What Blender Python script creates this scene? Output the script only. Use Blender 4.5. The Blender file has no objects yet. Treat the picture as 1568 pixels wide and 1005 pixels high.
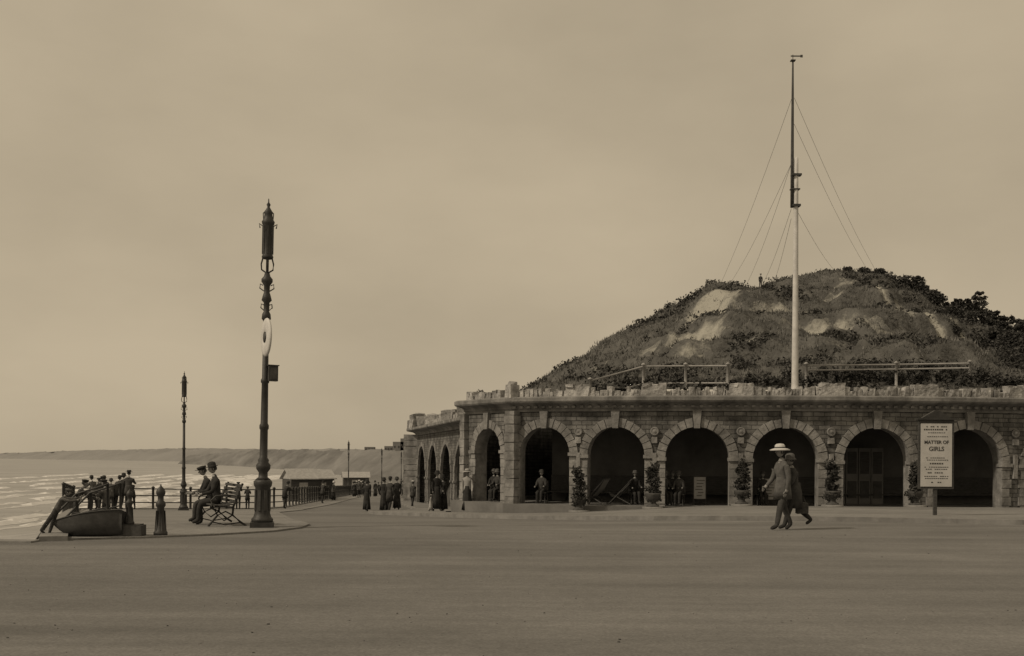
import bpy, math, random
from math import sin, cos, pi, radians, sqrt
from mathutils import Vector, Matrix, noise
random.seed(7)
R = random.random
def U(a, b): return a + (b - a) * R()
scene = bpy.context.scene
COL = scene.collection
scene.view_settings.view_transform = 'Standard'
scene.view_settings.look = 'None'
scene.view_settings.exposure = 0

# ------------------------------------------------------------ helpers
def pw(pts, t):
    if t <= pts[0][0]: return pts[0][1]
    for (a, va), (b, vb) in zip(pts, pts[1:]):
        if t <= b: return va + (vb - va) * (t - a) / (b - a)
    return pts[-1][1]
def sm(t):
    t = max(0, min(1, t)); return t * t * (3 - 2 * t)
def fbm(x, y, z=0, o=4):
    return noise.fractal(Vector((x, y, z)), 1.0, 2.0, o)

# ------------------------------------------------------------ materials
def mat(name, v, var=0.25, scale=3.0, rough=0.9, bump=0.3, bscale=None, metal=0.0, bdist=0.02, stretch=None, detail=6, spec=0.3, tint=(1, .98, .96), big=None):
    m = bpy.data.materials.new(name); m.use_nodes = True
    nt = m.node_tree; n = nt.nodes; l = nt.links
    b = n['Principled BSDF']
    b.inputs['Roughness'].default_value = rough
    b.inputs['Metallic'].default_value = metal
    b.inputs['Specular IOR Level'].default_value = spec
    tc = n.new('ShaderNodeTexCoord'); mp = n.new('ShaderNodeMapping')
    l.new(tc.outputs['Object'], mp.inputs['Vector'])
    if stretch: mp.inputs['Scale'].default_value = stretch
    nz = n.new('ShaderNodeTexNoise'); nz.inputs['Scale'].default_value = scale; nz.inputs['Detail'].default_value = detail
    nz.inputs['Roughness'].default_value = 0.65
    l.new(mp.outputs[0], nz.inputs['Vector'])
    cr = n.new('ShaderNodeValToRGB')
    cr.color_ramp.elements[0].position = 0.3; cr.color_ramp.elements[1].position = 0.7
    lo = v * (1 - var); hi = v * (1 + var)
    cr.color_ramp.elements[0].color = (lo * tint[0], lo * tint[1], lo * tint[2], 1)
    cr.color_ramp.elements[1].color = (hi * tint[0], hi * tint[1], hi * tint[2], 1)
    l.new(nz.outputs['Fac'], cr.inputs['Fac']); out = cr.outputs['Color']
    if big:   # extra layers: worn patches, wheel streaks, grit speckle
        for sc, lo_, hi_, a_, b_, st, rz in big:
            m2 = n.new('ShaderNodeMapping'); m2.inputs['Scale'].default_value = st; m2.inputs['Rotation'].default_value = (0, 0, rz); l.new(tc.outputs['Object'], m2.inputs['Vector'])
            z2 = n.new('ShaderNodeTexNoise'); z2.inputs['Scale'].default_value = sc; z2.inputs['Detail'].default_value = 4; l.new(m2.outputs[0], z2.inputs['Vector'])
            r2 = n.new('ShaderNodeMapRange'); r2.inputs[1].default_value = a_; r2.inputs[2].default_value = b_; r2.inputs[3].default_value = lo_; r2.inputs[4].default_value = hi_
            l.new(z2.outputs['Fac'], r2.inputs[0])
            sc_ = n.new('ShaderNodeVectorMath'); sc_.operation = 'SCALE'; l.new(out, sc_.inputs[0]); l.new(r2.outputs[0], sc_.inputs['Scale']); out = sc_.outputs[0]
    l.new(out, b.inputs['Base Color'])
    if bump:
        bz = n.new('ShaderNodeTexNoise'); bz.inputs['Scale'].default_value = bscale or scale * 4; bz.inputs['Detail'].default_value = 5
        l.new(mp.outputs[0], bz.inputs['Vector'])
        bp = n.new('ShaderNodeBump'); bp.inputs['Strength'].default_value = bump; bp.inputs['Distance'].default_value = bdist
        l.new(bz.outputs['Fac'], bp.inputs['Height']); l.new(bp.outputs[0], b.inputs['Normal'])
    return m

def brickmat(name, v1, v2, vm, bw=0.5, rh=0.2):
    m = mat(name, v1, 0.3, 1.2, 0.95, 0.6, 14, bdist=0.03)
    nt = m.node_tree; n = nt.nodes; l = nt.links; b = n['Principled BSDF']
    uv = n.new('ShaderNodeUVMap'); br = n.new('ShaderNodeTexBrick')
    dz = n.new('ShaderNodeTexNoise'); dz.inputs['Scale'].default_value = 3
    l.new(uv.outputs[0], dz.inputs['Vector'])
    mx = n.new('ShaderNodeMix'); mx.data_type = 'RGBA'; mx.blend_type = 'ADD'; mx.inputs[0].default_value = 0.045
    l.new(uv.outputs[0], mx.inputs[6]); l.new(dz.outputs['Color'], mx.inputs[7])
    l.new(mx.outputs[2], br.inputs['Vector'])
    br.inputs['Scale'].default_value = 1; br.inputs['Brick Width'].default_value = bw; br.inputs['Row Height'].default_value = rh
    br.inputs['Mortar Size'].default_value = 0.016; br.inputs['Mortar Smooth'].default_value = 0.4
    br.inputs['Color1'].default_value = (v1, v1 * .98, v1 * .95, 1); br.inputs['Color2'].default_value = (v2, v2 * .98, v2 * .95, 1)
    br.inputs['Mortar'].default_value = (vm, vm * .98, vm * .95, 1)
    cr = [x for x in n if x.type == 'VALTORGB'][0]
    cr.color_ramp.elements[0].color = (.42, .42, .42, 1); cr.color_ramp.elements[1].color = (1.45, 1.45, 1.45, 1)
    mu = n.new('ShaderNodeMix'); mu.data_type = 'RGBA'; mu.blend_type = 'MULTIPLY'; mu.inputs[0].default_value = 1
    l.new(br.outputs['Color'], mu.inputs[6]); l.new(cr.outputs['Color'], mu.inputs[7])
    # vertical weather stains
    sp = n.new('ShaderNodeMapping'); sp.inputs['Scale'].default_value = (2.2, .35, 1); l.new(uv.outputs[0], sp.inputs['Vector'])
    sn = n.new('ShaderNodeTexNoise'); sn.inputs['Scale'].default_value = 1.4; sn.inputs['Detail'].default_value = 6; l.new(sp.outputs[0], sn.inputs['Vector'])
    sr = n.new('ShaderNodeMapRange'); sr.inputs[1].default_value = .35; sr.inputs[2].default_value = .65; sr.inputs[3].default_value = .62; sr.inputs[4].default_value = 1.12; l.new(sn.outputs['Fac'], sr.inputs[0])
    sv_ = n.new('ShaderNodeVectorMath'); sv_.operation = 'SCALE'; l.new(mu.outputs[2], sv_.inputs[0]); l.new(sr.outputs[0], sv_.inputs['Scale'])
    l.new(sv_.outputs[0], b.inputs['Base Color'])
    bp = [x for x in n if x.type == 'BUMP'][0]
    b2 = n.new('ShaderNodeBump'); b2.invert = True; b2.inputs['Strength'].default_value = 0.9; b2.inputs['Distance'].default_value = 0.03
    l.new(br.outputs['Fac'], b2.inputs['Height']); l.new(bp.outputs[0], b2.inputs['Normal']); l.new(b2.outputs[0], b.inputs['Normal'])
    return m

STAIN = [(.9, .70, 1.12, .38, .62, (1.5, 1.5, .5), 0)]
M_wall = brickmat('rubble_stone', .12, .20, .08, .42, .17)
M_dress = mat('dressed_stone', .235, .42, 2.6, .9, .7, 12, bdist=.03, big=STAIN)
M_corn = mat('cornice_stone', .20, .45, 1.6, .9, .5, 10, bdist=.03, big=STAIN)
M_rock = mat('rough_rock', .34, .55, 3, .95, .9, 9, bdist=.06, big=STAIN)
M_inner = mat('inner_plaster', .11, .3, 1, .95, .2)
M_floor = mat('floor_stone', .17, .25, 1, .95, .2)
M_iron = mat('painted_iron', .038, .35, 6, .55, .2, 20, spec=.4)
M_iron2 = mat('weathered_iron', .06, .4, 5, .6, .3, 20)
M_white = mat('white_paint', .56, .18, 3, .6, .15)
M_paper = mat('poster_paper', .48, .14, 2, .8, .1)
M_ink = mat('ink', .06, .1, 2, .8, 0)
M_wood = mat('dark_wood', .06, .4, 3, .7, .3, stretch=(1, 8, 8))
M_canvas = mat('canvas', .34, .2, 4, .9, .2)
M_road = mat('rolled_gravel_road', .160, .10, .35, .95, .7, 16, stretch=(.5, 1.3, 1), bdist=.015, detail=14,
             big=[(.16, .86, 1.08, .38, .62, (.5, 1, 1), .1), (.8, .91, 1.06, .38, .62, (.10, 1.2, 1), .12), (1.5, .93, 1.04, .40, .62, (.09, 1.2, 1), -.09), (.8, .94, 1.05, .38, .62, (1, 1, 1), 0), (9, .93, 1.06, .38, .62, (1, 1, 1), 0), (34, .86, 1.14, .38, .62, (1, 1, 1), 0)])
M_pave = mat('paving', .20, .14, .5, .95, .5, 22, bdist=.015, detail=10, big=[(.3, .88, 1.08, .38, .62, (1, 1, 1), 0), (5, .93, 1.06, .4, .6, (1, 1, 1), 0), (26, .88, 1.1, .4, .6, (1, 1, 1), 0)])
M_kerb = mat('kerb_stone', .21, .3, 2, .9, .4)
M_sand = mat('beach_sand', .33, .2, .3, .95, .5, 6, bdist=.05)
M_seawall = mat('sea_wall_concrete', .2, .3, 1, .9, .4)
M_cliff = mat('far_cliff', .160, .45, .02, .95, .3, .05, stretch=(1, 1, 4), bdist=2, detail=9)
M_far = mat('hazy_cliff', .225, .12, .01, .95, .2, .05, bdist=2)  # distance haze put into the colour: paler, flatter tone than the nearer cliff
M_hair = mat('hair', .03, .3, 20, .7, 0)
M_skin = mat('skin', .26, .1, 10, .6, 0)
M_black = mat('black_cloth', .034, .4, 8, .95, .4)
M_dark = mat('dark_cloth', .056, .4, 8, .95, .4)
M_grey = mat('grey_cloth', .10, .35, 8, .95, .4)
M_pale = mat('pale_cloth', .36, .2, 8, .95, .3)
M_straw = mat('straw', .52, .15, 15, .9, .2)
def leafmat(name, v, var):
    return mat(name, v, var, 1.1, .85, 0, tint=(1, .98, .93))
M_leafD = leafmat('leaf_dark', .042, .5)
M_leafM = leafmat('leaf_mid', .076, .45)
M_leafL = leafmat('grass_dry', .15, .4)
M_bark = mat('bark', .06, .4, 6, .95, .5)
M_sea = mat('sea_water', .31, .10, .05, .45, .5, .9, stretch=(.35, 1.6, 1), bdist=.2, detail=8, big=[(.05, .88, 1.08, .4, .6, (.3, 1.4, 1), 0), (.5, .92, 1.07, .4, .6, (.2, 1.2, 1), 0)])
M_foam = mat('sea_foam', .56, .14, .3, .9, .2)

def hillmat():
    m = mat('hill_soil', .092, .55, .7, .95, .8, 5, bdist=.15, tint=(1, .98, .93), detail=10)
    nt = m.node_tree; n = nt.nodes; l = nt.links; b = n['Principled BSDF']
    cr = [x for x in n if x.type == 'VALTORGB'][0]
    at = n.new('ShaderNodeAttribute'); at.attribute_name = 'sand'
    nz = n.new('ShaderNodeTexNoise'); nz.inputs['Scale'].default_value = 1.3; nz.inputs['Detail'].default_value = 10; nz.inputs['Roughness'].default_value = .75
    tc = [x for x in n if x.type == 'TEX_COORD'][0]; l.new(tc.outputs['Object'], nz.inputs['Vector'])
    ad = n.new('ShaderNodeMath'); ad.operation = 'ADD'; l.new(at.outputs['Fac'], ad.inputs[0]); l.new(nz.outputs['Fac'], ad.inputs[1])
    mr = n.new('ShaderNodeMapRange'); mr.inputs[1].default_value = .74; mr.inputs[2].default_value = 1.0
    l.new(ad.outputs[0], mr.inputs[0])
    mx = n.new('ShaderNodeMix'); mx.data_type = 'RGBA'
    l.new(mr.outputs[0], mx.inputs[0]); l.new(cr.outputs['Color'], mx.inputs[6]); mx.inputs[7].default_value = (.34, .33, .295, 1)
    l.new(mx.outputs[2], b.inputs['Base Color'])
    return m
M_hill = hillmat()

# ------------------------------------------------------------ mesh builder
class MB:
    def __init__(s): s.v = []; s.f = []; s.m = []; s.uv = {}; s.mats = []; s.sm = []
    def mi(s, m):
        if m not in s.mats: s.mats.append(m)
        return s.mats.index(m)
    def face(s, pts, m, uv=None, smooth=False):
        i = len(s.v); s.v += [tuple(p) for p in pts]
        s.f.append(tuple(range(i, i + len(pts)))); s.m.append(s.mi(m)); s.sm.append(smooth)
        if uv: s.uv[len(s.f) - 1] = uv
    def raw(s, vs, fs, m, smooth=False):
        i = len(s.v); s.v += [tuple(p) for p in vs]; k = s.mi(m)
        for f in fs: s.f.append(tuple(a + i for a in f)); s.m.append(k); s.sm.append(smooth)
    def hexa(s, p, m):
        s.raw(p, [(3, 2, 1, 0), (4, 5, 6, 7), (0, 1, 5, 4), (1, 2, 6, 5), (2, 3, 7, 6), (3, 0, 4, 7)], m)
    def box(s, c, d, m, rz=0, jit=0, rx=0):
        x, y, z = d[0] / 2, d[1] / 2, d[2] / 2; mt = Matrix.Translation(c) @ Matrix.Rotation(rz, 4, 'Z') @ Matrix.Rotation(rx, 4, 'X')
        ps = [(-x, -y, -z), (x, -y, -z), (x, y, -z), (-x, y, -z), (-x, -y, z), (x, -y, z), (x, y, z), (-x, y, z)]
        s.hexa([mt @ Vector((a + U(-jit, jit), b + U(-jit, jit), c2 + U(-jit, jit))) for a, b, c2 in ps], m)
    def lathe(s, prof, c, m, n=14, fold=0, fn=8, mt=None):
        vs = []; fs = []; mt = mt or Matrix.Identity(4)
        for r, z in prof:
            for k in range(n):
                a = 2 * pi * k / n; rr = r * (1 + fold * sin(fn * a))
                vs.append(Vector(c) + mt.to_3x3() @ Vector((rr * cos(a), rr * sin(a), z)))
        for i in range(len(prof) - 1):
            for k in range(n):
                k2 = (k + 1) % n; fs.append((i * n + k, i * n + k2, (i + 1) * n + k2, (i + 1) * n + k))
        fs.append(tuple(range(n - 1, -1, -1))); fs.append(tuple((len(prof) - 1) * n + k for k in range(n)))
        s.raw(vs, fs, m, True)
    def tube(s, pts, rad, m, n=6):
        if not isinstance(rad, (list, tuple)): rad = [rad] * len(pts)
        pts = [Vector(p) for p in pts]; vs = []; fs = []
        for i, p in enumerate(pts):
            d = (pts[min(i + 1, len(pts) - 1)] - pts[max(i - 1, 0)]).normalized()
            up = Vector((0, 0, 1)) if abs(d.z) < .9 else Vector((1, 0, 0))
            a = d.cross(up).normalized(); b = d.cross(a)
            for k in range(n):
                t = 2 * pi * k / n; vs.append(p + (a * cos(t) + b * sin(t)) * rad[i])
        for i in range(len(pts) - 1):
            for k in range(n):
                k2 = (k + 1) % n; fs.append((i * n + k, i * n + k2, (i + 1) * n + k2, (i + 1) * n + k))
        fs.append(tuple(range(n))); fs.append(tuple((len(pts) - 1) * n + k for k in range(n - 1, -1, -1)))
        s.raw(vs, fs, m, True)
    def build(s, name, parent=None, loc=None, rot=None):
        me = bpy.data.meshes.new(name); me.from_pydata(s.v, [], s.f)
        for m in s.mats: me.materials.append(m)
        me.polygons.foreach_set('material_index', s.m); me.polygons.foreach_set('use_smooth', s.sm)
        if s.uv:
            ul = me.uv_layers.new(name='UVMap')
            for fi, uv in s.uv.items():
                p = me.polygons[fi]
                for li, c in zip(p.loop_indices, uv): ul.data[li].uv = c
        me.update()
        o = bpy.data.objects.new(name, me); COL.objects.link(o)
        if parent: o.parent = parent
        if loc: o.location = loc
        if rot: o.rotation_euler = rot
        return o
def empty(name, loc=(0, 0, 0), rot=(0, 0, 0)):
    o = bpy.data.objects.new(name, None); o.empty_display_size = .2; COL.objects.link(o); o.location = loc; o.rotation_euler = rot; return o

# ------------------------------------------------------------ ground
GY = [(25, 0), (64, -1.56), (160, -3.8), (350, -5), (6000, -5.2)]
def gz(x, y): return pw(GY, y) * (1 - .55 * sm(x / 9))
EDGE = [(19.8, -8.4), (60, -24), (66, -15), (70, -14.7), (160, -23), (350, -48), (6000, -400)]
def edge(y): return pw(EDGE, y) if y >= 19.8 else -260
mb = MB()
ys = [-40, -10, 0, 6, 12, 19.75] + [19.8 + i * .8 for i in range(0, 60)] + [66, 66.01, 68, 70, 74, 80, 88, 96, 110, 125, 140, 160, 200, 260, 350, 600, 1500, 4000]
ys = sorted(set(ys))
def cols(y):
    e = edge(y)
    return [e] + [e + (0.0 - e) * k / 14 for k in range(1, 14)] + [0, 1, 2, 3, 4, 5, 6, 7, 8, 9, 12, 20, 40, 120, 600, 3000]
vs = []; fs = []; nc = len(cols(0))
for y in ys:
    for x in cols(y): vs.append((x, y, gz(x, y)))
for i in range(len(ys) - 1):
    for j in range(nc - 1):
        if ys[i] >= 19.8 or ys[i + 1] <= 19.76: fs.append((i * nc + j, i * nc + j + 1, (i + 1) * nc + j + 1, (i + 1) * nc + j))
mb.raw(vs, fs, M_road, True)
mb.face([(-8.4, 19.75, 0), (3000, 19.75, 0), (3000, 19.8, 0), (-8.4, 19.8, 0)], M_road)
ground = mb.build('promenade_road')
mb = MB()
for k in range(420):
    y = 6.5 + 18 * R() ** 1.3; x = U(-.5, .5) * y; s = U(.004, .011)
    if y > 19 and x < -4.2: continue
    mb.box((x, y, s * .3), (s * U(1, 2), s * U(1, 2), s), M_kerb if R() < .6 else M_iron2, U(0, 3), s * .25)
mb.build('loose_gravel')
mb = MB()
ep = [(-260, 19.76), (-8.42, 19.76)] + [(edge(y), y) for y in ys if y >= 19.8]
for (a, b), (c, d) in zip(ep, ep[1:]):
    mb.face([(a, b, gz(a, b)), (c, d, gz(c, d)), (c, d, -9), (a, b, -9)], M_seawall)
for (a, b), (c, d) in zip(ep[1:], ep[2:]):
    if b > 170: break
    L = Vector((c - a, d - b))
    if L.length < .05: continue
    n_ = Vector((-L.y, L.x)).normalized() * .12
    za, zb = gz(a, b), gz(c, d)
    mb.hexa([(a - n_.x * 3, b - n_.y * 3, za - .1), (c - n_.x * 3, d - n_.y * 3, zb - .1), (c + n_.x, d + n_.y, zb - .1), (a + n_.x, b + n_.y, za - .1),
             (a - n_.x * 3, b - n_.y * 3, za + .09), (c - n_.x * 3, d - n_.y * 3, zb + .09), (c + n_.x, d + n_.y, zb + .09), (a + n_.x, b + n_.y, za + .09)], M_kerb)
mb.hexa([(-260, 19.4, -.1), (-8.5, 19.4, -.1), (-8.5, 19.85, -.1), (-260, 19.85, -.1), (-260, 19.4, .03), (-8.5, 19.4, .03), (-8.5, 19.85, .03), (-260, 19.85, .03)], M_kerb)
mb.build('sea_wall')
mb = MB(); vs = []; fs = []
by = [10, 19.8] + [20 + 4 * i for i in range(48)] + [230, 260, 300, 350, 420]
bc = [0, 2, 5, 8, 12, 16, 20, 26, 32, 40, 60]
for y in by:
    e = edge(max(y, 19.8)) + .3
    for k in bc:
        x = e - k * (1 + .8 * sm((100 - y) / 100)) * (1 - .6 * sm((y - 150) / 200)); z = min(-2.2, gz(e, y) - 1.0) - k * .115 + .15 * fbm(x * .1, y * .1)
        vs.append((x, y, z))
nc = len(bc)
for i in range(len(by) - 1):
    for j in range(nc - 1): fs.append((i * nc + j, (i + 1) * nc + j, (i + 1) * nc + j + 1, i * nc + j + 1))
mb.raw(vs, fs, M_sand, True); mb.build('beach')
mb = MB(); mb.face([(-9000, 5, -6), (100, 5, -6), (100, 14000, -6), (-9000, 14000, -6)], M_sea); mb.build('sea')
mb = MB()
for k in range(12):
    off = [29, 30.5, 33, 36, 40, 45, 52, 60, 70, 82, 97, 115][k]; prev = None
    for i in range(300):
        y = 24 + i * 1.4
        x = pw([(20, -17), (60, -24), (160, -26), (440, -60)], y) - off * .95 + 4 * fbm(y * .03, k * 7.1) + .7 * fbm(y * .3, k)
        w = (1.9 * (fbm(y * .07, k * 3.3) + .25) + .8 * fbm(y * .5, k * 9.1)) * (1 + y / 110)
        h_ = .0; cur = (x, y, max(w, .0))
        if prev and (w > .02 or prev[2] > .02):
            za = -5.96 + min(.35, prev[2] * .12); zb = -5.96 + min(.35, cur[2] * .12)   # low breaker ridge
            mb.face([(prev[0], prev[1], -5.98), (x, y, -5.98), (x - cur[2] * .4, y, zb), (prev[0] - prev[2] * .4, prev[1], za)], M_foam, smooth=True)
            mb.face([(prev[0] - prev[2] * .4, prev[1], za), (x - cur[2] * .4, y, zb), (x - cur[2], y, -5.98), (prev[0] - prev[2], prev[1], -5.98)], M_foam, smooth=True)
        prev = cur
mb.build('surf_foam')

def drape(name, A, B, h, nx=6, m=M_pave, km=M_kerb):
    mb = MB(); vs = []; fs = []; PA = []; PB = []
    for i in range(len(A) - 1):
        n_ = max(1, int((Vector(A[i + 1]) - Vector(A[i])).length / 1.2))
        for k in range(n_):
            t = k / n_; PA.append(Vector(A[i]).lerp(Vector(A[i + 1]), t)); PB.append(Vector(B[i]).lerp(Vector(B[i + 1]), t))
    PA.append(Vector(A[-1])); PB.append(Vector(B[-1]))
    for a, b in zip(PA, PB):
        for k in range(nx + 1):
            p = a.lerp(b, k / nx); vs.append((p.x, p.y, gz(p.x, p.y) + h))
    for i in range(len(PA) - 1):
        for k in range(nx): fs.append((i * (nx + 1) + k, i * (nx + 1) + k + 1, (i + 1) * (nx + 1) + k + 1, (i + 1) * (nx + 1) + k))
    mb.raw(vs, fs, m, True)
    for (p, q), (p2, q2) in zip(zip(PA, PA[1:]), zip(PB, PB[1:])):
        i0 = p.lerp(p2, .15 / max(.2, (p2 - p).length)); i1 = q.lerp(q2, .15 / max(.2, (q2 - q).length))
        za, zb = gz(*p), gz(*q)
        mb.hexa([(p.x, p.y, za - .1), (q.x, q.y, zb - .1), (i1.x, i1.y, zb - .1), (i0.x, i0.y, za - .1),
                 (p.x, p.y, za + h + .006), (q.x, q.y, zb + h + .006), (i1.x, i1.y, zb + h + .006), (i0.x, i0.y, za + h + .006)], km)
    return mb.build(name)
A = [(30, 26.2), (12.8, 27.5), (4, 30.9), (-1.9, 38), (-5.6, 45), (-6.4, 49), (-5.8, 56), (-6, 67), (-9.8, 93), (-13, 110)]
B = [(30, 40), (12.8, 40.6), (4, 41.4), (-.6, 43.2), (-2.8, 46.5), (-3, 50), (-2.6, 56), (-3.4, 67), (-8.6, 93), (-11, 110)]
drape('shelter_pavement', A, B, .12)
PH = .03
py = [20, 20.6, 21.4, 22.6, 23.8, 25, 27, 31, 40, 50, 60, 66, 80, 110, 160]
pr = [(20, -8.2), (20.6, -7), (21.4, -5.9), (22.6, -4.9), (23.8, -4.55), (25, -4.6), (27, -5.1), (31, -6.2), (50, -10.6), (66, -12.4), (80, -13.2), (160, -20.6)]
drape('seafront_pavement', [(pw(pr, y), y) for y in py], [(edge(y) + .35, y) for y in py], PH, km=M_pave)
def gzp(x, y): return gz(x, y) + PH

# ------------------------------------------------------------ shelter building
PIER = [(0.0, 43.95), (2.61, 42.95), (5.49, 42.25), (8.71, 41.8), (12.08, 41.6), (15.63, 41.8), (19.41, 42.4), (23.2, 43.4), (26.8, 45.0), (30, 47.4)]
def cat(t):
    i = int(min(max(math.floor(t), 0), len(PIER) - 2)); u = t - i
    P = lambda k: Vector(PIER[k]) if 0 <= k < len(PIER) else (Vector(PIER[0]) * 2 - Vector(PIER[1]) if k < 0 else Vector(PIER[-1]) * 2 - Vector(PIER[-2]))
    p0, p1, p2, p3 = P(i - 1), P(i), P(i + 1), P(i + 2)
    return .5 * ((2 * p1) + (p2 - p0) * u + (2 * p0 - 5 * p1 + 4 * p2 - p3) * u * u + (3 * p1 - p0 - 3 * p2 + p3) * u ** 3)
def curveP(t, off):
    p = cat(t); d = (cat(min(t + .01, len(PIER) - 1)) - cat(max(t - .01, 0))).normalized()
    return (p.x + d.y * off, p.y - d.x * off)
def lineP(a, b, n):
    a = Vector(a); b = Vector(b); d = (b - a).normalized()
    def f(t, off):
        p = a.lerp(b, t / n); return (p.x + d.y * off, p.y - d.x * off)
    return f
def bay(mb, md, P, i, L, w, zf, ztop, H, T=.55, dd=.06, uoff=0, key=True):
    c = L / 2; r = w / 2; zs = ztop - r
    pt = lambda u, z, off: (*P(i + u / L, off), z)
    def q(u0, z0, u1, z1, z2, z3, off, flip=False):
        ps = [pt(u0, z0, off), pt(u1, z1, off), pt(u1, z2, off), pt(u0, z3, off)]
        uv = [(uoff + u0, z0), (uoff + u1, z1), (uoff + u1, z2), (uoff + u0, z3)]
        if flip: ps.reverse(); uv.reverse()
        mb.face(ps, M_wall, uv)
    for off, fl in ((0, False), (-T, True)):
        for a, b in ((0, c - r), (c + r, L)):
            n_ = 3
            for k in range(n_): q(a + (b - a) * k / n_, zf, a + (b - a) * (k + 1) / n_, zf, H, H, off, fl)
        N = 22
        for k in range(N):
            a0, a1 = pi * k / N, pi * (k + 1) / N
            q(c - r * cos(a0), zs + r * sin(a0), c - r * cos(a1), zs + r * sin(a1), H, H, off, fl)
    for k in range(22):
        a0, a1 = pi * k / 22, pi * (k + 1) / 22
        u0, z0, u1, z1 = c - r * cos(a0), zs + r * sin(a0), c - r * cos(a1), zs + r * sin(a1)
        mb.face([pt(u0, z0, 0), pt(u1, z1, 0), pt(u1, z1, -T), pt(u0, z0, -T)], M_dress)
    for u in (c - r, c + r):
        mb.face([pt(u, zf, 0), pt(u, zs, 0), pt(u, zs, -T), pt(u, zf, -T)], M_dress)
    nb = 15; rw = .33
    for k in range(nb):
        if k == nb // 2 and key: continue
        a0 = pi * k / nb + .01; a1 = pi * (k + 1) / nb - .01; pr = dd + U(-.02, .02); ro = r + rw + U(-.025, .025); ri = r - .004
        P4 = []
        for off in (-.05, pr):
            P4.append([pt(c - R_ * cos(a_), zs + R_ * sin(a_), off) for R_, a_ in ((ri, a0), (ro, a0), (ro, a1), (ri, a1))])
        md.hexa(P4[0] + P4[1], M_dress)
    if key:
        K = []
        for off in (-.05, .16):
            K.append([pt(c - .11, ztop - .06, off), pt(c + .11, ztop - .06, off), pt(c + .17, 3.42, off), pt(c - .17, 3.42, off)])
        md.hexa(K[0] + K[1], M_dress)
    for side in (-1, 1):
        z = zf; j = 0
        while z < zs - .12:
            h = min(.34, zs - .1 - z); wd = .30 if j % 2 else .38
            wd = min(wd, c - r - .02)
            u0 = c + side * (r - .005); u1 = c + side * (r + wd); pr = .045 + U(-.018, .018)
            a_, b_ = sorted((u0, u1)); Q = []
            for zz in (z + .01, z + h - .01):
                Q += [pt(a_, zz, pr), pt(b_, zz, pr), pt(b_, zz, -.05), pt(a_, zz, -.05)]
            md.hexa(Q, M_dress); z += h; j += 1
        u0 = c + side * (r - .05); u1 = c + side * (r + min(.42, c - r - .004)); a_, b_ = sorted((u0, u1)); Q = []
        for zz in (zs - .1, zs + .03): Q += [pt(a_, zz, .11), pt(b_, zz, .11), pt(b_, zz, -min(.3, T * .8)), pt(a_, zz, -min(.3, T * .8))]
        md.hexa(Q, M_dress)

shelter = empty('seafront_shelter')
ZF = -.25; ZT = 2.8; HH = 3.6
wb = MB(); db = MB(); us = 0
WD = [.745, .755, .745, .735, .73, .72, .72, .72, .72]
bayL = []
for i in range(len(PIER) - 1):
    L = (Vector(PIER[i + 1]) - Vector(PIER[i])).length; bayL.append(L)
    bay(wb, db, curveP, i, L, L * WD[i], ZF - .6, ZT, HH, uoff=us); us += L
C0 = (-1.95, 46.75)
L0 = (Vector(PIER[0]) - Vector(C0)).length
P0 = lineP(C0, PIER[0], 1)
bay(wb, db, P0, 0, L0, 1.9, ZF - .6, ZT, HH, uoff=-5)
Rt = (3.0, 58.0)
wb.face([(Rt[0], Rt[1], -2), (C0[0], C0[1], -2), (C0[0], C0[1], HH), (Rt[0], Rt[1], HH)], M_wall, [(0, -2), (13, -2), (13, HH), (0, HH)])
wb.build('arcade_wall', shelter)
def quoinpier(cx, cy, w, rz, z0, z1):
    z = z0; j = 0
    while z < z1 - .02:
        h = min(.36, z1 - z); ww = w if j % 2 else w * .9
        db.box((cx, cy, z + h / 2), (ww, ww, h - .02), M_dress, rz, .012); z += h; j += 1
quoinpier(.02, 43.82, .5, radians(-36), ZF - .8, 3.44)
quoinpier(C0[0] - .02, C0[1], .42, radians(-60), ZF - 1, 3.44)
for i in range(1, len(PIER)):
    t = min(i, len(PIER) - 1.001); p = curveP(t, .05); a0 = curveP(t - .02, .05); an = math.atan2(p[1] - a0[1], p[0] - a0[0])
    # carved roundel between arches and pilaster strip below
    db.lathe([(.17, -.02), (.17, .05), (.13, .07), (.11, .04), (.05, .09), (.01, .1)], (p[0], p[1], 2.62), M_dress, 14, mt=Matrix.Rotation(an, 4, 'Z') @ Matrix.Rotation(pi / 2, 4, 'X'))
    db.box((p[0], p[1], 2.28), (.22, .12, .22), M_dress, an, .02)
    db.box((*curveP(t, .06), .6 * ZT - .35), (.16, .1, .9), M_dress, an, .01)
db.build('dressed_arches_and_quoins', shelter)

def sweep(mb, pts, prof, m):
    pts = [Vector(p) for p in pts]; rows = []
    for i, p in enumerate(pts):
        d0 = (pts[i] - pts[i - 1]).normalized() if i > 0 else None
        d1 = (pts[i + 1] - pts[i]).normalized() if i < len(pts) - 1 else None
        if d0 is None: d0 = d1
        if d1 is None: d1 = d0
        n0 = Vector((d0.y, -d0.x)); n1 = Vector((d1.y, -d1.x)); nn = (n0 + n1).normalized(); k = 1 / max(.45, nn.dot(n0))
        rows.append([(p.x + nn.x * o * k, p.y + nn.y * o * k, z) for o, z in prof])
    for i in range(len(rows) - 1):
        for j in range(len(prof) - 1):
            mb.face([rows[i][j], rows[i + 1][j], rows[i + 1][j + 1], rows[i][j + 1]], m)
path = [Rt, C0] + [tuple(cat(k / 8)) for k in range(0, 8 * (len(PIER) - 1) + 1)]
cb = MB()
sweep(cb, path, [(0, 3.40), (.05, 3.40), (.05, 3.50), (.10, 3.52), (.10, 3.60), (.18, 3.66), (.42, 3.74), (.46, 3.80), (.46, 3.93), (.36, 3.98), (-.3, 3.98)], M_corn)
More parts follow.
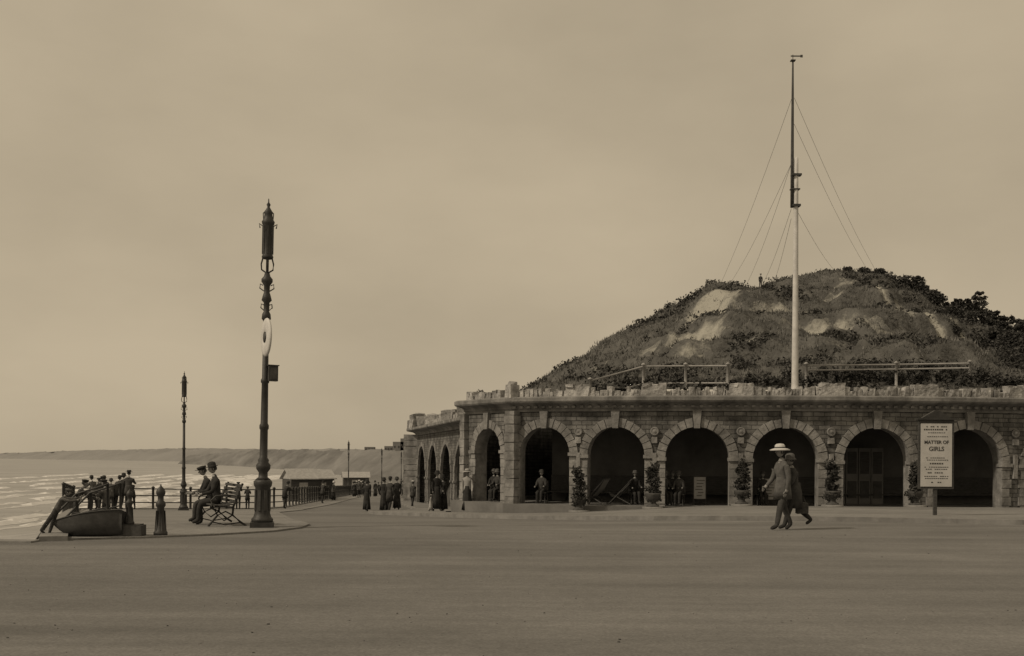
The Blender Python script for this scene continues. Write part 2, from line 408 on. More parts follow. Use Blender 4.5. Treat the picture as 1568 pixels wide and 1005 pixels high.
for i in range(len(PIER) - 1):   # dentil course under the cornice
    nD = int(bayL[i] / .3)
    for k in range(nD):
        t = i + (k + .5) / nD; p = curveP(t, .16); a0 = curveP(t + .01, .16)
        cb.box((p[0], p[1], 3.575), (.13, .14, .09), M_corn, math.atan2(a0[1] - p[1], a0[0] - p[0]), .006)
cb.build('cornice', shelter)
ib = MB()
sweep(ib, path, [(-.56, 3.3), (-3.8, 3.3), (-3.8, ZF)], M_inner)
ib.build('inner_walls_and_ceiling', shelter)
ib = MB()
sweep(ib, path, [(-3.8, ZF), (.55, ZF), (.55, ZF - 1.2)], M_floor)
ib.build('floor_step', shelter)
ib = MB(); sweep(ib, path, [(-3.7, ZF + .42), (-3.2, ZF + .42), (-3.2, ZF + .36)], M_wood); sweep(ib, path, [(-3.76, ZF + 1.1), (-3.7, ZF + 1.1), (-3.7, ZF + .42)], M_wood)
ib.build('wall_seat', shelter)
ib = MB(); sweep(ib, path[1:], [(-.3, 3.97), (-9, 3.97)], M_floor); ib.build('flat_roof', shelter)
def parapet(mb, P, t0, t1, L, zb, h=.34, wl=(.1, .2)):
    t = t0
    while t < t1:
        w = U(*wl); x, y = P(t + w / 2 / L, .12 + U(-.05, .05)); x2, y2 = P(min(t + w / L, t1), .12)
        x0, y0 = P(t, .12); a = math.atan2(y2 - y0, x2 - x0)
        hh = h * U(.6, 1.2)
        mb.box((x, y, zb + hh / 2 - .02), (w * 1.02, .3 + U(-.05, .05), hh), M_rock, a + U(-.15, .15), .03)
        t += w / L
rb = MB()
for i in range(len(PIER) - 1):
    L = bayL[i]; pwid = .45 / L
    parapet(rb, curveP, i + pwid, i + 1 - pwid, L, 3.97)
    if i > 0:
        x, y = curveP(i, .12); x2, y2 = curveP(i + .05, .12); a = math.atan2(y2 - y, x2 - x)
        rb.box((x, y, 4.16), (.92, .4, .38), M_rock, a, .03)
        for dx in (-.32, 0, .3): rb.box((x + dx, y, 4.38), (.3, .34, .14), M_rock, a, .035)
parapet(rb, P0, .1, .85, L0, 3.97, .3)
rb.box((.0, 43.75, 4.22), (.42, .42, .52), M_rock, .6, .03); rb.box((.0, 43.75, 4.53), (.3, .3, .12), M_rock, .4, .03)
rb.box((C0[0] + .3, C0[1] - .2, 4.16), (.5, .42, .4), M_rock, -.9, .03)
rb.build('rock_parapet', shelter)
def board(x, y, w, h, m):
    nb_ = MB(); z = ZF + .25
    nb_.box((0, 0, z + h / 2 - ZF), (w, .04, h), m); nb_.box((0, .035, z + h / 2 - ZF), (w + .08, .03, h + .08), M_wood)
    for s in (-1, 1): nb_.box((s * w / 2, .1, .5), (.04, .04, 1.0), M_wood)
    for k in range(6): nb_.box((U(-.04, .04), -.025, z - ZF + h * (.15 + k * .14)), (w * U(.4, .8), .006, .025), M_ink)
    nb_.build('notice_board', None, (x, y, ZF))
board(7.4, 43.2, .45, .85, M_canvas); board(10.0, 42.9, .62, .8, M_canvas)
dbd = MB()
for k in range(5):
    dbd.box((12.9 + k * .52, 45.0, ZF + 1.15), (.49, .05, 2.3), M_floor); dbd.box((12.9 + k * .52, 44.96, ZF + 1.7), (.36, .03, .9), M_wood)
    dbd.box((12.9 + k * .52, 44.96, ZF + .6), (.36, .03, .7), M_iron2)
dbd.build('panelled_doors', shelter)

wing = empty('shelter_wing')
W0 = (-1.2, 60.0); W1 = (-8.0, 92.0); nW = 5
PW = lineP(W1, W0, nW)
LW = (Vector(W0) - Vector(W1)).length / nW
wb = MB(); db = MB()
for i in range(nW): bay(wb, db, PW, i, LW, LW * .76, -3.2, 2.5, 3.6, T=.16, uoff=i * LW, dd=.04, key=False)
wb.face([(-8, 92, -4), (-8, 92, 3.6), (-4, 93.5, 3.6), (-4, 93.5, -4)], M_wall, [(0, 0), (0, 7), (4, 7), (4, 0)])
x, y = PW(0, .2); z = -3
while z < 3.4: db.box((x - .1, y + .4, z + .25), (1.3, 1.3, .48), M_dress, 1.3, .03); z += .5
wb.build('arcade_wall', wing); db.build('dressed_piers', wing)
cb = MB(); pth = [(-4, 93.6), W1, W0]
sweep(cb, pth, [(0, 3.40), (.1, 3.40), (.1, 3.52), (.2, 3.6), (.3, 3.66), (.75, 3.76), (.8, 3.82), (.8, 3.98), (.6, 4.03), (-6, 4.03)], M_corn)
cb.build('cornice', wing)
ib = MB(); sweep(ib, pth, [(-.17, 3.3), (-5, 3.3), (-5, -3)], M_inner); ib.build('inner_walls', wing)
rb = MB(); parapet(rb, PW, 0, nW, LW, 4.0, .55, (.35, .7))
for i in range(nW + 1):
    x, y = PW(i, .2); rb.box((x, y, 4.35), (.9, .9, .75), M_rock, 1.3, .1)
for k in range(7):
    x, y = PW(.1 + .05 * k, .1); rb.box((x + U(-.3, .3), y, 4.3 + .2 * (k % 3)), (U(.6, 1.0), U(.6, 1), U(.5, .9)), M_rock, U(0, 2), .15)
rb.build('rock_parapet', wing)

# ------------------------------------------------------------ hill
CR = [(-14, 2), (-6, 3), (-2, 4.3), (1.7, 7.0), (4.1, 8.3), (6.5, 9.9), (9.3, 11.4), (12.2, 13.0), (14.3, 14.4), (16, 14.5), (18.1, 14.2), (21.7, 14.8), (24.3, 15.4), (26.7, 15.4), (29.3, 14.1), (31.7, 12.7), (34.1, 11.0), (37, 9.2), (44, 7), (60, 4.6), (90, 4)]
XL = [(46, 1.2), (58, 2.0), (60, 0), (67, -1.0), (93, -6.5), (115, -12)]
SAND = [(14.6, 75, 3.0, 2.4, .75, .2), (13.0, 72.5, 2.2, 1.5, .6, 0), (10.4, 67, 2.6, 1.9, .75, .1), (8.2, 69.5, 1.8, 1.2, .5, 0), (17.6, 66, 2.2, 1.3, .55, .1), (20.2, 66, 2.2, 1.0, .6, -.2), (24.2, 72, .7, 4.5, .75, -.25), (26.6, 68, .6, 5, .6, -.3),
        (21, 60, 4, .7, .35, .1), (6.6, 71, 1.6, 1.5, .5, 0), (16.5, 70.5, 2, .8, .45, .1), (29, 70, .6, 4, .6, -.3), (22.2, 63.5, 1.6, .7, .5, 0), (12.5, 62, 2.0, .7, .35, 0), (18.5, 75.5, 2.5, .9, .45, 0), (21.5, 72, 1.6, .7, .45, 0),
        (17, 77.5, 2.0, .6, .5, 0), (23, 76.5, 1.6, .6, .4, 0), (15.5, 58, 2.0, .5, .4, 0), (9.5, 60, 1.5, .5, .4, 0), (24.5, 61, 1.6, .5, .45, 0), (19, 69, 1.5, .5, .45, 0)]
def sandv(x, y):
    s = 0
    for cx, cy, sx, sy, a, sl in SAND:
        dx = x - cx; dy = y - cy; dx -= sl * dy if sy > 3 else 0; dy -= sl * dx if sy <= 3 else 0
        s = max(s, a * math.exp(-(dx / sx) ** 2 - (dy / sy) ** 2))
    return s + .22 * fbm(x * .3, y * .45, 3) + .1 * fbm(x * 1.1, y * 1.1, 8)
def hz(x, y):
    xx = x
    if x > 16: xx = x * (1 + (80 / max(y, 46) - 1) * .95 * sm((x - 16) / 7)) if y < 80 else x
    c = pw(CR, xx)
    t = (y - 47) / 33
    g = (max(0, min(1, t))) ** 1.15 if y <= 80 else 1 - .5 * sm((y - 80) / 45)
    base = 4.55
    z = base + (c - base) * g if c > base else c
    am = sm((y - 49) / 8) * (1 - .65 * sm((y - 74) / 5))
    z += am * (.9 * fbm(x * .13, y * .13, 1) + .45 * fbm(x * .5, y * .5, 2) + .22 * fbm(x * 1.6, y * 1.6, 5))
    if y > 74: z += .14 * fbm(x * .9, y * .9, 6)
    z -= am * 1.0 * max(0, sandv(x, y) - .25)
    tz = z + .7 * fbm(x * .12, y * .12, 9)
    z += am * .3 * sin(tz * 2.6)
    k = sm((x - pw(XL, y)) / 2.5)
    return -3 + (z + 3) * k
mb = MB(); nx, ny = 280, 200; vs = []; fs = []; sv = []
for j in range(ny + 1):
    y = 46.6 + (120 - 46.6) * (j / ny) ** 1.15
    for i in range(nx + 1):
        x = -13 + 80 * (i / nx); vs.append((x, y, hz(x, y))); sv.append(sandv(x, y))
for j in range(ny):
    for i in range(nx): a = j * (nx + 1) + i; fs.append((a, a + 1, a + nx + 2, a + nx + 1))
mb.raw(vs, fs, M_hill, True); hill = mb.build('cliff_hill')
at = hill.data.attributes.new('sand', 'FLOAT', 'POINT'); at.data.foreach_set('value', sv)
def leaf(mb, p, s, m):
    a = Vector((U(-1, 1), U(-1, 1), U(-.4, 1))).normalized(); b = a.cross(Vector((U(-1, 1), U(-1, 1), U(-1, 1)))).normalized()
    mb.face([p - a * s * .5 - b * s * .22, p - a * s * .1 + b * s * .3, p + a * s * .6, p + a * s * .05 - b * s * .3], m)
def blade(mb, p, h, m):
    d = Vector((U(-.5, .5), U(-.5, .5), 1)) * h; w = Vector((U(-1, 1), U(-1, 1), 0)).normalized() * h * .16
    mb.face([p - w, p + w, p + d], m)
mb = MB(); n = 0
while n < 24000:
    x = U(-1, 44); y = 47 + 36 * R() ** .8
    if x < pw(XL, y) + 1.5: continue
    s = sandv(x, y) + .22 * fbm(x * .8, y * .8, 4)
    if s > .2 and R() < .93: n += .3; continue
    z = hz(x, y); n += 1; cl = fbm(x * .35, y * .35, 11) + .3 * sm((58 - y) / 9) - .08
    if x < 9 and y > 60: cl -= .2
    m = M_leafD if cl > .12 and R() < .8 else (M_leafM if cl > -.12 or R() < .4 else M_leafL)
    if cl > .14 and R() < .5:
        sz = U(.15, .42)
        for k in range(9): leaf(mb, Vector((x + U(-sz, sz), y + U(-sz, sz), z + U(0, sz))), U(.12, .25), M_leafD if k % 3 else M_leafM)
    else:
        for k in range(3): blade(mb, Vector((x + U(-.25, .25), y + U(-.25, .25), z - .03)), U(.1, .26), m)
mb.build('hill_scrub')

def crown(mb, c, rx, ry, rz, n, ls):
    c = Vector(c); seed = U(0, 100); k = 0
    while k < n:
        d = Vector((U(-1, 1), U(-1, 1), U(-1, 1)))
        if d.length > 1 or d.length < .15: continue
        rr = .75 + .55 * fbm(d.x * 1.7 + seed, d.y * 1.7, d.z * 1.7, 3)
        if d.length > rr:
            k += .2; continue
        if fbm(d.x * 3 + seed, d.y * 3, d.z * 3 + 5, 2) > .22:
            k += .3; continue
        p = c + Vector((d.x * rx, d.y * ry, d.z * rz)); k += 1
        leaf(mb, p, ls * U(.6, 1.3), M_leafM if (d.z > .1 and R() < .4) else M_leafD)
def tree(name, x, y, h, w, n=1500, ls=.2):
    z = hz(x, y); mb = MB(); b = Vector((x, y, z - .2))
    top = b + Vector((U(-.2, .2), 0, h * .92))
    mb.tube([b, b.lerp(top, .35) + Vector((.05 * h, 0, 0)), b.lerp(top, .7), top], [.05 * h * .6, .035 * h * .6, .02 * h * .6, .01], M_bark, 7)
    tiers = 7
    for k in range(tiers):
        f = .18 + .78 * k / (tiers - 1); p = b.lerp(top, f); ww = w * (1.1 - .85 * (f - .2) / .8) * U(.75, 1.2)
        for q in range(4):
            a = U(0, 2 * pi); e = p + Vector((cos(a) * ww * .65, sin(a) * ww * .65, ww * U(.0, .35)))
            mb.tube([p, p.lerp(e, .5) + Vector((0, 0, .04)), e], [.03, .02, .008], M_bark, 4)
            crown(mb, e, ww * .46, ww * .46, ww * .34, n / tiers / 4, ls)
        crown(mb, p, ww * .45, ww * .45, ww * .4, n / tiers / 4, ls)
    return mb.build(name)
def bush(name, x, y, w, h, z=None, n=700, ls=.15):
    z = hz(x, y) if z is None else z; mb = MB()
    for k in range(5):
        a = U(0, 6.28); mb.tube([(x, y, z - .1), (x + cos(a) * w * .3, y + sin(a) * w * .3, z + h * .6)], [.03, .01], M_bark, 4)
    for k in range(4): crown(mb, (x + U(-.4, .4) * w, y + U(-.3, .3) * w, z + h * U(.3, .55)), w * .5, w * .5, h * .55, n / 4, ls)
    return mb.build(name)
for X, Y, h, w in [(1388, 80, .9, .7), (1402, 80, 1.6, .9), (1416, 79, 1.0, .8), (1434, 79, 1.4, .9), (1448, 78.5, 1.0, .8), (1464, 78, 1.8, 1.0), (1480, 77, 2.0, 1.1), (1496, 77, 3.1, 1.1), (1510, 76, 2.0, 1.1), (1526, 76, 2.6, 1.1), (1545, 76, 3.0, 1.3), (1562, 74, 3.2, 1.4), (1548, 68, 2.2, 1.3), (1572, 66, 2.8, 1.4), (1590, 70, 3.6, 1.7), (1520, 71, 1.8, 1.1), (1538, 72, 2.3, 1.2), (1560, 70, 2.6, 1.3), (1625, 70, 4.5, 2), (1660, 66, 4, 2)]:
    tree('pine_tree', (X - 784) / 1680 * Y, Y, h, w)
for X, Y, w, h in [(1298, 79, .7, .4), (1322, 79.5, .8, .4), (1345, 79, .7, .4), (1380, 79, .9, .8), (1425, 78, 1, 1), (1450, 76, 1, 1), (1478, 73, 1.2, 1.1), (1500, 70, 1.3, 1.1), (1535, 62, 1.5, 1.4), (1555, 58, 1.4, 1.2), (1440, 73, .9, .7), (1465, 69, 1.1, .8)]:
    bush('gorse_bush', (X - 784) / 1680 * Y, Y, w, h)
for k in range(32):
    X = [1245, 1262, 1280, 1300, 1318, 1340, 1362, 1395, 1420, 1440, 1460, 1485, 1505, 1525, 1545, 1560, 1580, 1130, 1150, 1170, 1190, 910, 870, 840, 1080, 1040, 985, 960, 1210, 822, 1375, 1410][k]
    Y = U(48, 50.5); bush('garden_shrub', (X - 784) / 1680 * Y, Y, U(.5, .95), U(.5, .95) if X > 1200 else U(.3, .5), n=420)
bush('garden_shrub', (736 - 784) / 1680 * 48.5, 48.5, .35, .6, z=4.0, n=300, ls=.12)

def railing(name, pts, h, m, r=.035, spacing=1.8, rails=(1, .5), zf=None, postr=.05):
    mb = MB(); zf = zf or hz; P3 = []
    for (a, b) in zip(pts, pts[1:]):
        L = (Vector(b) - Vector(a)).length; n_ = max(1, round(L / spacing))
        for k in range(n_): P3.append(Vector(a).lerp(Vector(b), k / n_))
    P3.append(Vector(pts[-1])); T = []
    for p in P3:
        z = zf(p.x, p.y); mb.tube([(p.x, p.y, z - .3), (p.x, p.y, z + h + .06)], postr, m, 7); T.append(Vector((p.x, p.y, z)))
        mb.lathe([(0.01, .06), (postr * 1.5, .1), (postr * 1.5, .14), (.01, .2)], (p.x, p.y, z + h - .04), m, 8)
    for f in rails: mb.tube([t + Vector((0, 0, h * f)) for t in T], r, m, 6)
    return mb.build(name)
M_rail = mat('pale_rail_paint', .30, .25, 3, .7, .2)
railing('terrace_fence', [(3.4, 48), (5.8, 48.6), (9.5, 48.4)], .95, M_rail, .045, 1.8, (1, .2), postr=.07)
railing('terrace_fence', [(12.9, 48.2), (17, 48.6), (20.5, 49.2)], .95, M_rail, .045, 3.6, (1, .78), postr=.07)

# flagstaff
fp = MB(); fx, fy = 12.1, 47.0; fz = 4.3
px = lambda y: 1.55 + (704.4 - y) / 1680 * fy
fp.lathe([(.22, fz - .5), (.22, fz + .1), (.17, fz + .15), (.15, fz + .5), (.125, 8), (.10, px(300)), (.09, px(243)), (.02, px(240))], (fx, fy, 0), M_white, 12)
fp.box((fx, fy, px(315)), (.34, .34, .09), M_iron2); fp.box((fx, fy, px(268)), (.42, .3, .08), M_iron2)
fp.box((fx - .05, fy, px(290)), (.40, .24, .05), M_iron2)
fp.lathe([(.075, px(318)), (.07, px(245)), (.055, px(160)), (.035, px(92)), (.01, px(90))], (fx - .17, fy, 0), M_iron2, 8)
fp.tube([(fx - .17, fy, px(92)), (fx - .17, fy, px(84))], .015, M_iron2)
fp.box((fx - .05, fy, px(86)), (.42, .02, .05), M_iron2); fp.box((fx + .2, fy, px(86)), (.1, .02, .11), M_iron2); fp.box((fx - .17, fy, px(93)), (.2, .2, .04), M_iron2)
fp.build('flagstaff')
gw = MB()
for (x0, z0, ex, ey) in [(fx - .1, px(150), 26.2, 79), (fx - .1, px(190), 25.5, 78), (fx, px(320), 23.2, 77), (fx - .2, px(150), 14.7, 78.5), (fx - .2, px(250), 15.4, 79), (fx - .2, px(250), 16.8, 79.3), (fx - .2, px(320), 17.6, 78.5), (fx - .2, px(335), 18.3, 78)]:
    a = Vector((x0, fy, z0)); b = Vector((ex, ey, hz(ex, ey)))
    gw.tube([a.lerp(b, k / 8) - Vector((0, 0, .35 * sin(pi * k / 8))) for k in range(9)], .0075, M_iron2, 4)
gw.build('guy_wires')

# ------------------------------------------------------------ lamps
def lamp(x, y, full=True, lean=0):
    z = gzp(x, y); e = empty('street_lamp', (x, y, z), (0, lean, .2)); mb = MB()
    mb.box((0, 0, .05), (.5, .5, .12), M_iron, 0)
    mb.lathe([(.23, .11), (.23, .18), (.19, .22), (.165, .3), (.16, .85), (.19, .9), (.2, .98), (.16, 1.03)], (0, 0, 0), M_iron, 8)
    for k in range(8):
        a = pi / 4 * k + .39; mb.box((.165 * cos(a), .165 * sin(a), .58), (.02, .06, .45), M_iron2, a)
    mb.lathe([(.16, 1.03), (.1, 1.08), (.095, 1.18), (.15, 1.26), (.155, 1.34), (.11, 1.4), (.12, 1.45), (.085, 1.5), (.082, 2.1), (.10, 2.13), (.10, 2.2), (.078, 2.24), (.07, 3.1), (.09, 3.13), (.09, 3.18), (.066, 3.22), (.062, 4.45)], (0, 0, 0), M_iron, 14)
    mb.lathe([(.06, 4.45), (.1, 4.5), (.09, 4.6), (.06, 4.66), (.062, 4.85), (.11, 4.9), (.085, 5.0), (.06, 5.08), (.065, 5.22), (.12, 5.3), (.12, 5.36), (.07, 5.42), (.05, 5.5)], (0, 0, 0), M_iron, 14)
    for s in (-1, 1):
        mb.tube([(0, 0, 5.48), (s * .12, 0, 5.56), (s * .13, 0, 5.68), (s * .1, 0, 5.8)], .018, M_iron, 6)
        mb.tube([(0, 0, 5.48), (0, s * .12, 5.56), (0, s * .13, 5.68), (0, s * .1, 5.8)], .018, M_iron, 6)
        mb.tube([(s * .06, 0, 5.1), (s * .15, 0, 5.16), (s * .14, 0, 5.25), (s * .08, 0, 5.22)], .014, M_iron, 5)
        mb.tube([(s * .05, 0, 4.68), (s * .12, 0, 4.74), (s * .11, 0, 4.82), (s * .06, 0, 4.8)], .014, M_iron, 5)
        mb.tube([(s * .1, 0, 6.5), (s * .19, 0, 6.55), (s * .17, 0, 6.46)], .015, M_iron, 5)
    mb.lathe([(.03, 5.5), (.03, 5.78), (.115, 5.8), (.125, 5.84), (.11, 5.88), (.11, 6.52), (.13, 6.55), (.14, 6.6), (.1, 6.66), (.085, 6.76), (.1, 6.8), (.06, 6.86), (.025, 6.92), (.045, 6.97), (.015, 7.02), (.01, 7.1)], (0, 0, 0), M_iron, 14)
    for k in range(8):
        a = pi / 4 * k; mb.box((.115 * cos(a), .115 * sin(a), 6.2), (.015, .02, .6), M_iron2, a)
    for s in (-1, 1): mb.tube([(s * .1, 0, 6.64), (s * .11, 0, 6.78), (0, 0, 6.9)], .012, M_iron, 5)
    mb.build('post', e)
    if full:
        lb = MB(); RX = Matrix.Rotation(pi / 2, 4, 'X')
        prof = [(.11, -.02), (.13, -.035), (.22, -.04), (.34, -.035), (.40, -.02), (.41, 0), (.40, .02), (.34, .035), (.22, .04), (.13, .035), (.11, .02)]
        lb.lathe(prof, (0, 0, 0), M_white, 32, mt=RX)
        lb.lathe([(.115, -.045), (.115, .045)], (0, 0, 0), M_iron, 20, mt=RX)
        lb.build('round_sign_disc', e, (.02, -.50, 4.05), (0, 0, radians(-75)))
        br = MB(); br.tube([(0, -.05, 4.25), (.0, -.25, 4.25), (.02, -.48, 4.15)], .015, M_iron); br.tube([(0, -.05, 3.85), (.0, -.25, 3.85), (.02, -.48, 3.95)], .015, M_iron); br.build('sign_bracket', e)
        bb = MB(); bb.box((0, 0, 0), (.2, .14, .33), M_iron2); bb.box((0, 0, .175), (.24, .18, .02), M_iron2); bb.box((0, -.075, 0), (.14, .01, .24), M_grey)
        bb.build('notice_box', e, (.16, -.05, 3.32), (0, 0, .3))
lamp(-5.39, 23.7, True, radians(.8))
for x, y in [(-16.75, 56), (-21, 141), (-21.6, 182), (-22.4, 222)]: lamp(x, y, False)

# ------------------------------------------------------------ railings, bollards, boat
railing('seafront_railing', [(-23.8, 59.6), (-15.0, 65.7), (-14.4, 70), (-22.6, 160)], 1.15, M_iron, .035, 2.0, (1, .66, .33), gzp, .07)
railing('seafront_railing', [(-19.0, 46.5), (-23.7, 59.2)], 1.1, M_iron, .03, 2.4, (1, .55), gzp, .06)
def bollard(x, y, s=1, z=None, block=False):
    mb = MB(); z = gzp(x, y) if z is None else z
    if block: mb.box((0, 0, .12), (.8, .6, .38), M_iron2, .1, .01); mb.box((0, 0, .32), (.7, .5, .05), M_iron, .1, .005)
    b = .33 if block else 0
    mb.lathe([(.14, b), (.14, b + .06), (.11, b + .1), (.085, b + .3), (.07, b + .55), (.1, b + .6), (.1, b + .66), (.06, b + .7), (.06, b + .78), (.09, b + .83), (.095, b + .88), (.07, b + .94), (.02, b + .99), (.01, b + 1.03)], (0, 0, 0), M_iron, 12)
    for k in range(6):
        a = k * pi / 3; mb.tube([(.11 * cos(a), .11 * sin(a), b + .08), (.085 * cos(a), .085 * sin(a), b + .5)], .012, M_iron2, 4)
    o = mb.build('iron_bollard', None, (x, y, z)); o.scale = (s, s, s); return o
bollard(-6.75, 21.1, .95, None)
bollard(-7.28, 20.9, .66, None, True)
mb = MB(); vs = []; fs = []; nL, nR = 22, 14; Lb = 1.3
for i in range(nL + 1):
    t = i / nL
    w = max(.012, .30 * sin(pi / 2 * min(1, t / .6)) ** .7) if t < .6 else .30 * (1 - .25 * ((t - .6) / .4) ** 2)
    keel = .0 + .24 * (1 - min(1, t / .35)) ** 1.8
    sheer = .46 + .04 * t - .16 * (1 - t) ** 2
    for j in range(nR + 1):
        a = pi * j / nR; vs.append(((t - .5) * Lb, w * cos(a), sheer - (sheer - keel) * sin(a) ** .5))
for i in range(nL):
    for j in range(nR): a = i * (nR + 1) + j; fs.append((a, a + 1, a + nR + 2, a + nR + 1))
fs.append(tuple(nL * (nR + 1) + j for j in range(nR, -1, -1)))
mb.raw(vs, fs, M_iron, True)
for s in (0, nR): mb.tube([Vector(vs[i * (nR + 1) + s]) + Vector((0, 0, .005)) for i in range(nL + 1)], .016, M_iron, 5)
for i in range(nL):
    a, b, c_, d_ = [Vector(vs[q]) - Vector((0, 0, .03)) for q in (i * (nR + 1), (i + 1) * (nR + 1), (i + 1) * (nR + 1) + nR, i * (nR + 1) + nR)]
    mb.face([a, b, c_, d_], M_iron)
for k in (8, 13, 18): mb.box((vs[k * (nR + 1)][0], 0, .45), (.1, .50, .03), M_wood)
mb.build('rowing_boat', None, (-8.0, 20.75, PH - .03), (radians(-8), radians(0), .10))
mb = MB()
for dy in (0, .7):
    mb.tube([(-7.9, 21.5 + dy, 1.0), (-8.5, 21.4 + dy, .8), (-8.95, 21.3 + dy, .3), (-9.3, 21.3 + dy, -.2)], .022, M_iron, 6)
    mb.tube([(-7.9, 21.5 + dy, .55), (-8.5, 21.4 + dy, .4), (-9.3, 21.3 + dy, -.5)], .018, M_iron, 6)
    for x, z0, z1 in ((-7.9, 0, 1.0), (-8.5, 0, .8)): mb.tube([(x, 21.45 + dy, z0), (x, 21.45 + dy, z1)], .026, M_iron, 6)
mb.build('stair_handrail')
mb = MB()
for k in range(12): mb.box((-9.2 - k * .3, 21.6, -.35 - k * .2), (.34, 1.6, .22), M_seawall)
mb.build('beach_steps')

# ------------------------------------------------------------ people
def human(loc, yaw, h=1.7, top=M_dark, bot=M_dark, hat='bowler', hatm=M_black, skirt=0, bend=.03, legs=((.05, .03), (-.05, .03)), arms=((.05, .2), (.05, .2)), seat=None, coat=0, hands=False, headp=0, name='pedestrian', lift=0):
    S = h / 1.7
    J = []; E = []; Rd = []; lab = []
    def add(p, r, par=None, lb=''):
        J.append(Vector(p)); Rd.append(r)
        if par is not None: E.append((par, len(J) - 1)); lab.append((par, len(J) - 1, lb))
        return len(J) - 1
    def up(z, y=0, x=0): return Vector((z * sin(bend) + x * cos(bend), y, z * cos(bend) - x * sin(bend)))
    pel = add((0, 0, 0), .14, None); wa = add(up(.16), .13, pel, 'top'); ch = add(up(.34, 0, .01), .155, wa, 'top'); uc = add(up(.46), .12, ch, 'top')
    nk = add(up(.55), .058, uc, 'skin'); add(up(.63, 0, .015), .055, nk, 'skin')
    wr = []
    for sgn, (sp, ef) in zip((1, -1), arms):
        sh = add(up(.46, sgn * .17), .074, uc, 'top'); ps = J[sh]
        el = ps + Vector((sin(sp) * .29, sgn * .05, -cos(sp) * .29)); ei = add(el, .058, sh, 'top')
        w = el + Vector((sin(sp + ef) * .25, -sgn * .01, -cos(sp + ef) * .25)); wi = add(w, .04, ei, 'top')
        d = Vector((sin(sp + ef + .15), 0, -cos(sp + ef + .15))); add(w + d * .07, .034, wi, 'skin'); wr.append((w + d * .05, d, sgn))
    foot = []
    for sgn, (a, k) in zip((1, -1), legs):
        hp = add((0, sgn * .085, -.06), .10, pel, 'bot'); kn = J[hp] + Vector((sin(a) * .42, sgn * .01, -cos(a) * .42)); ki = add(kn, .078, hp, 'bot')
        an = kn + Vector((sin(a - k) * .41, 0, -cos(a - k) * .41)); ai = add(an, .055, ki, 'bot'); tilt = a - k
        add(an + Vector((.15, 0, -.045 if tilt > -.25 else -.10)), .04, ai, 'shoe'); foot.append(an.z)
    me = bpy.data.meshes.new('sk'); me.from_pydata([tuple(v) for v in J], E, []); o = bpy.data.objects.new('sk', me); COL.objects.link(o)
    md = o.modifiers.new('s', 'SKIN'); sb = o.modifiers.new('u', 'SUBSURF'); sb.levels = 1; md.use_smooth_shade = True
    for i, r in enumerate(Rd): me.skin_vertices[0].data[i].radius = (r, r)
    me.skin_vertices[0].data[0].use_root = True
    for i in (1, 2, 3): me.skin_vertices[0].data[i].radius = (Rd[i] * 1.12, Rd[i] * .86)
    dg = bpy.context.evaluated_depsgraph_get(); em = o.evaluated_get(dg).to_mesh()
    V = [v.co.copy() for v in em.vertices]; F = [tuple(p.vertices) for p in em.polygons]
    o.evaluated_get(dg).to_mesh_clear(); bpy.data.objects.remove(o)
    mb = MB()
    for v in V:
        k = .012 * noise.noise(v * 9 + Vector((loc[0], loc[1], 0))); v += Vector((v.x * .3, v.y, 0)).normalized() * k
    mb.v = [tuple(v) for v in V]
    mm = {'top': top, 'bot': bot, 'skin': M_skin, 'shoe': M_black}
    for f in F:
        c = sum((V[i] for i in f), Vector()) / len(f); best = 9; bl = 'top'
        for a, b, lb in lab:
            A_, B_ = J[a], J[b]; d = B_ - A_; t = max(0, min(1, (c - A_).dot(d) / max(1e-6, d.length_squared)))
            q = (c - A_ - d * t).length - (Rd[a] * (1 - t) + Rd[b] * t)
            if q < best: best = q; bl = lb
        mb.f.append(f); mb.m.append(mb.mi(mm[bl])); mb.sm.append(True)
    hc = up(.75, 0, .03); Hm = Matrix.Rotation(bend * .4 + headp, 4, 'Y'); vs = []; fs = []; n1, n2 = 10, 14
    for i in range(n1 + 1):
        ph = pi * i / n1
        for j in range(n2):
            th = 2 * pi * j / n2; x, y, z = sin(ph) * cos(th), sin(ph) * sin(th), cos(ph)
            k = 1 - .28 * max(0, -z); fx_ = .098 * x * (k if x < 0 else (1 - .1 * max(0, -z))); fy_ = .076 * y * k
            vs.append(hc + Hm.to_3x3() @ Vector((fx_, fy_, .118 * z)))
    for i in range(n1):
        for j in range(n2): fs.append((i * n2 + j, i * n2 + (j + 1) % n2, (i + 1) * n2 + (j + 1) % n2, (i + 1) * n2 + j))
    mb.raw(vs, fs, M_skin, True)
    H3 = Hm.to_3x3(); T = lambda x, y, z: hc + H3 @ Vector((x, y, z))
    mb.tube([T(.09, 0, .02), T(.118, 0, -.018), T(.092, 0, -.03)], [.006, .013, .008], M_skin, 5)
    for s in (1, -1):
        mb.box(T(.089, s * .03, .012), (.012, .022, .01), M_hair); mb.tube([T(0, s * .074, .02), T(-.008, s * .086, 0), T(0, s * .074, -.03)], [.008, .014, .008], M_skin, 5)
    mb.box(T(.088, 0, -.055), (.012, .04, .008), M_hair)
    hv = []; hf = []
    for i in range(6):
        ph = pi * .62 * i / 5
        for j in range(14):
            th = 2 * pi * j / 14; k = ph if cos(th) < .3 else ph * .62
            hv.append(T(.104 * sin(k) * cos(th) - .008, .084 * sin(k) * sin(th), .126 * cos(k)))
    for i in range(5):
        for j in range(14): hf.append((i * 14 + j, i * 14 + (j + 1) % 14, (i + 1) * 14 + (j + 1) % 14, (i + 1) * 14 + j))
    mb.raw(hv, hf, M_hair, True)
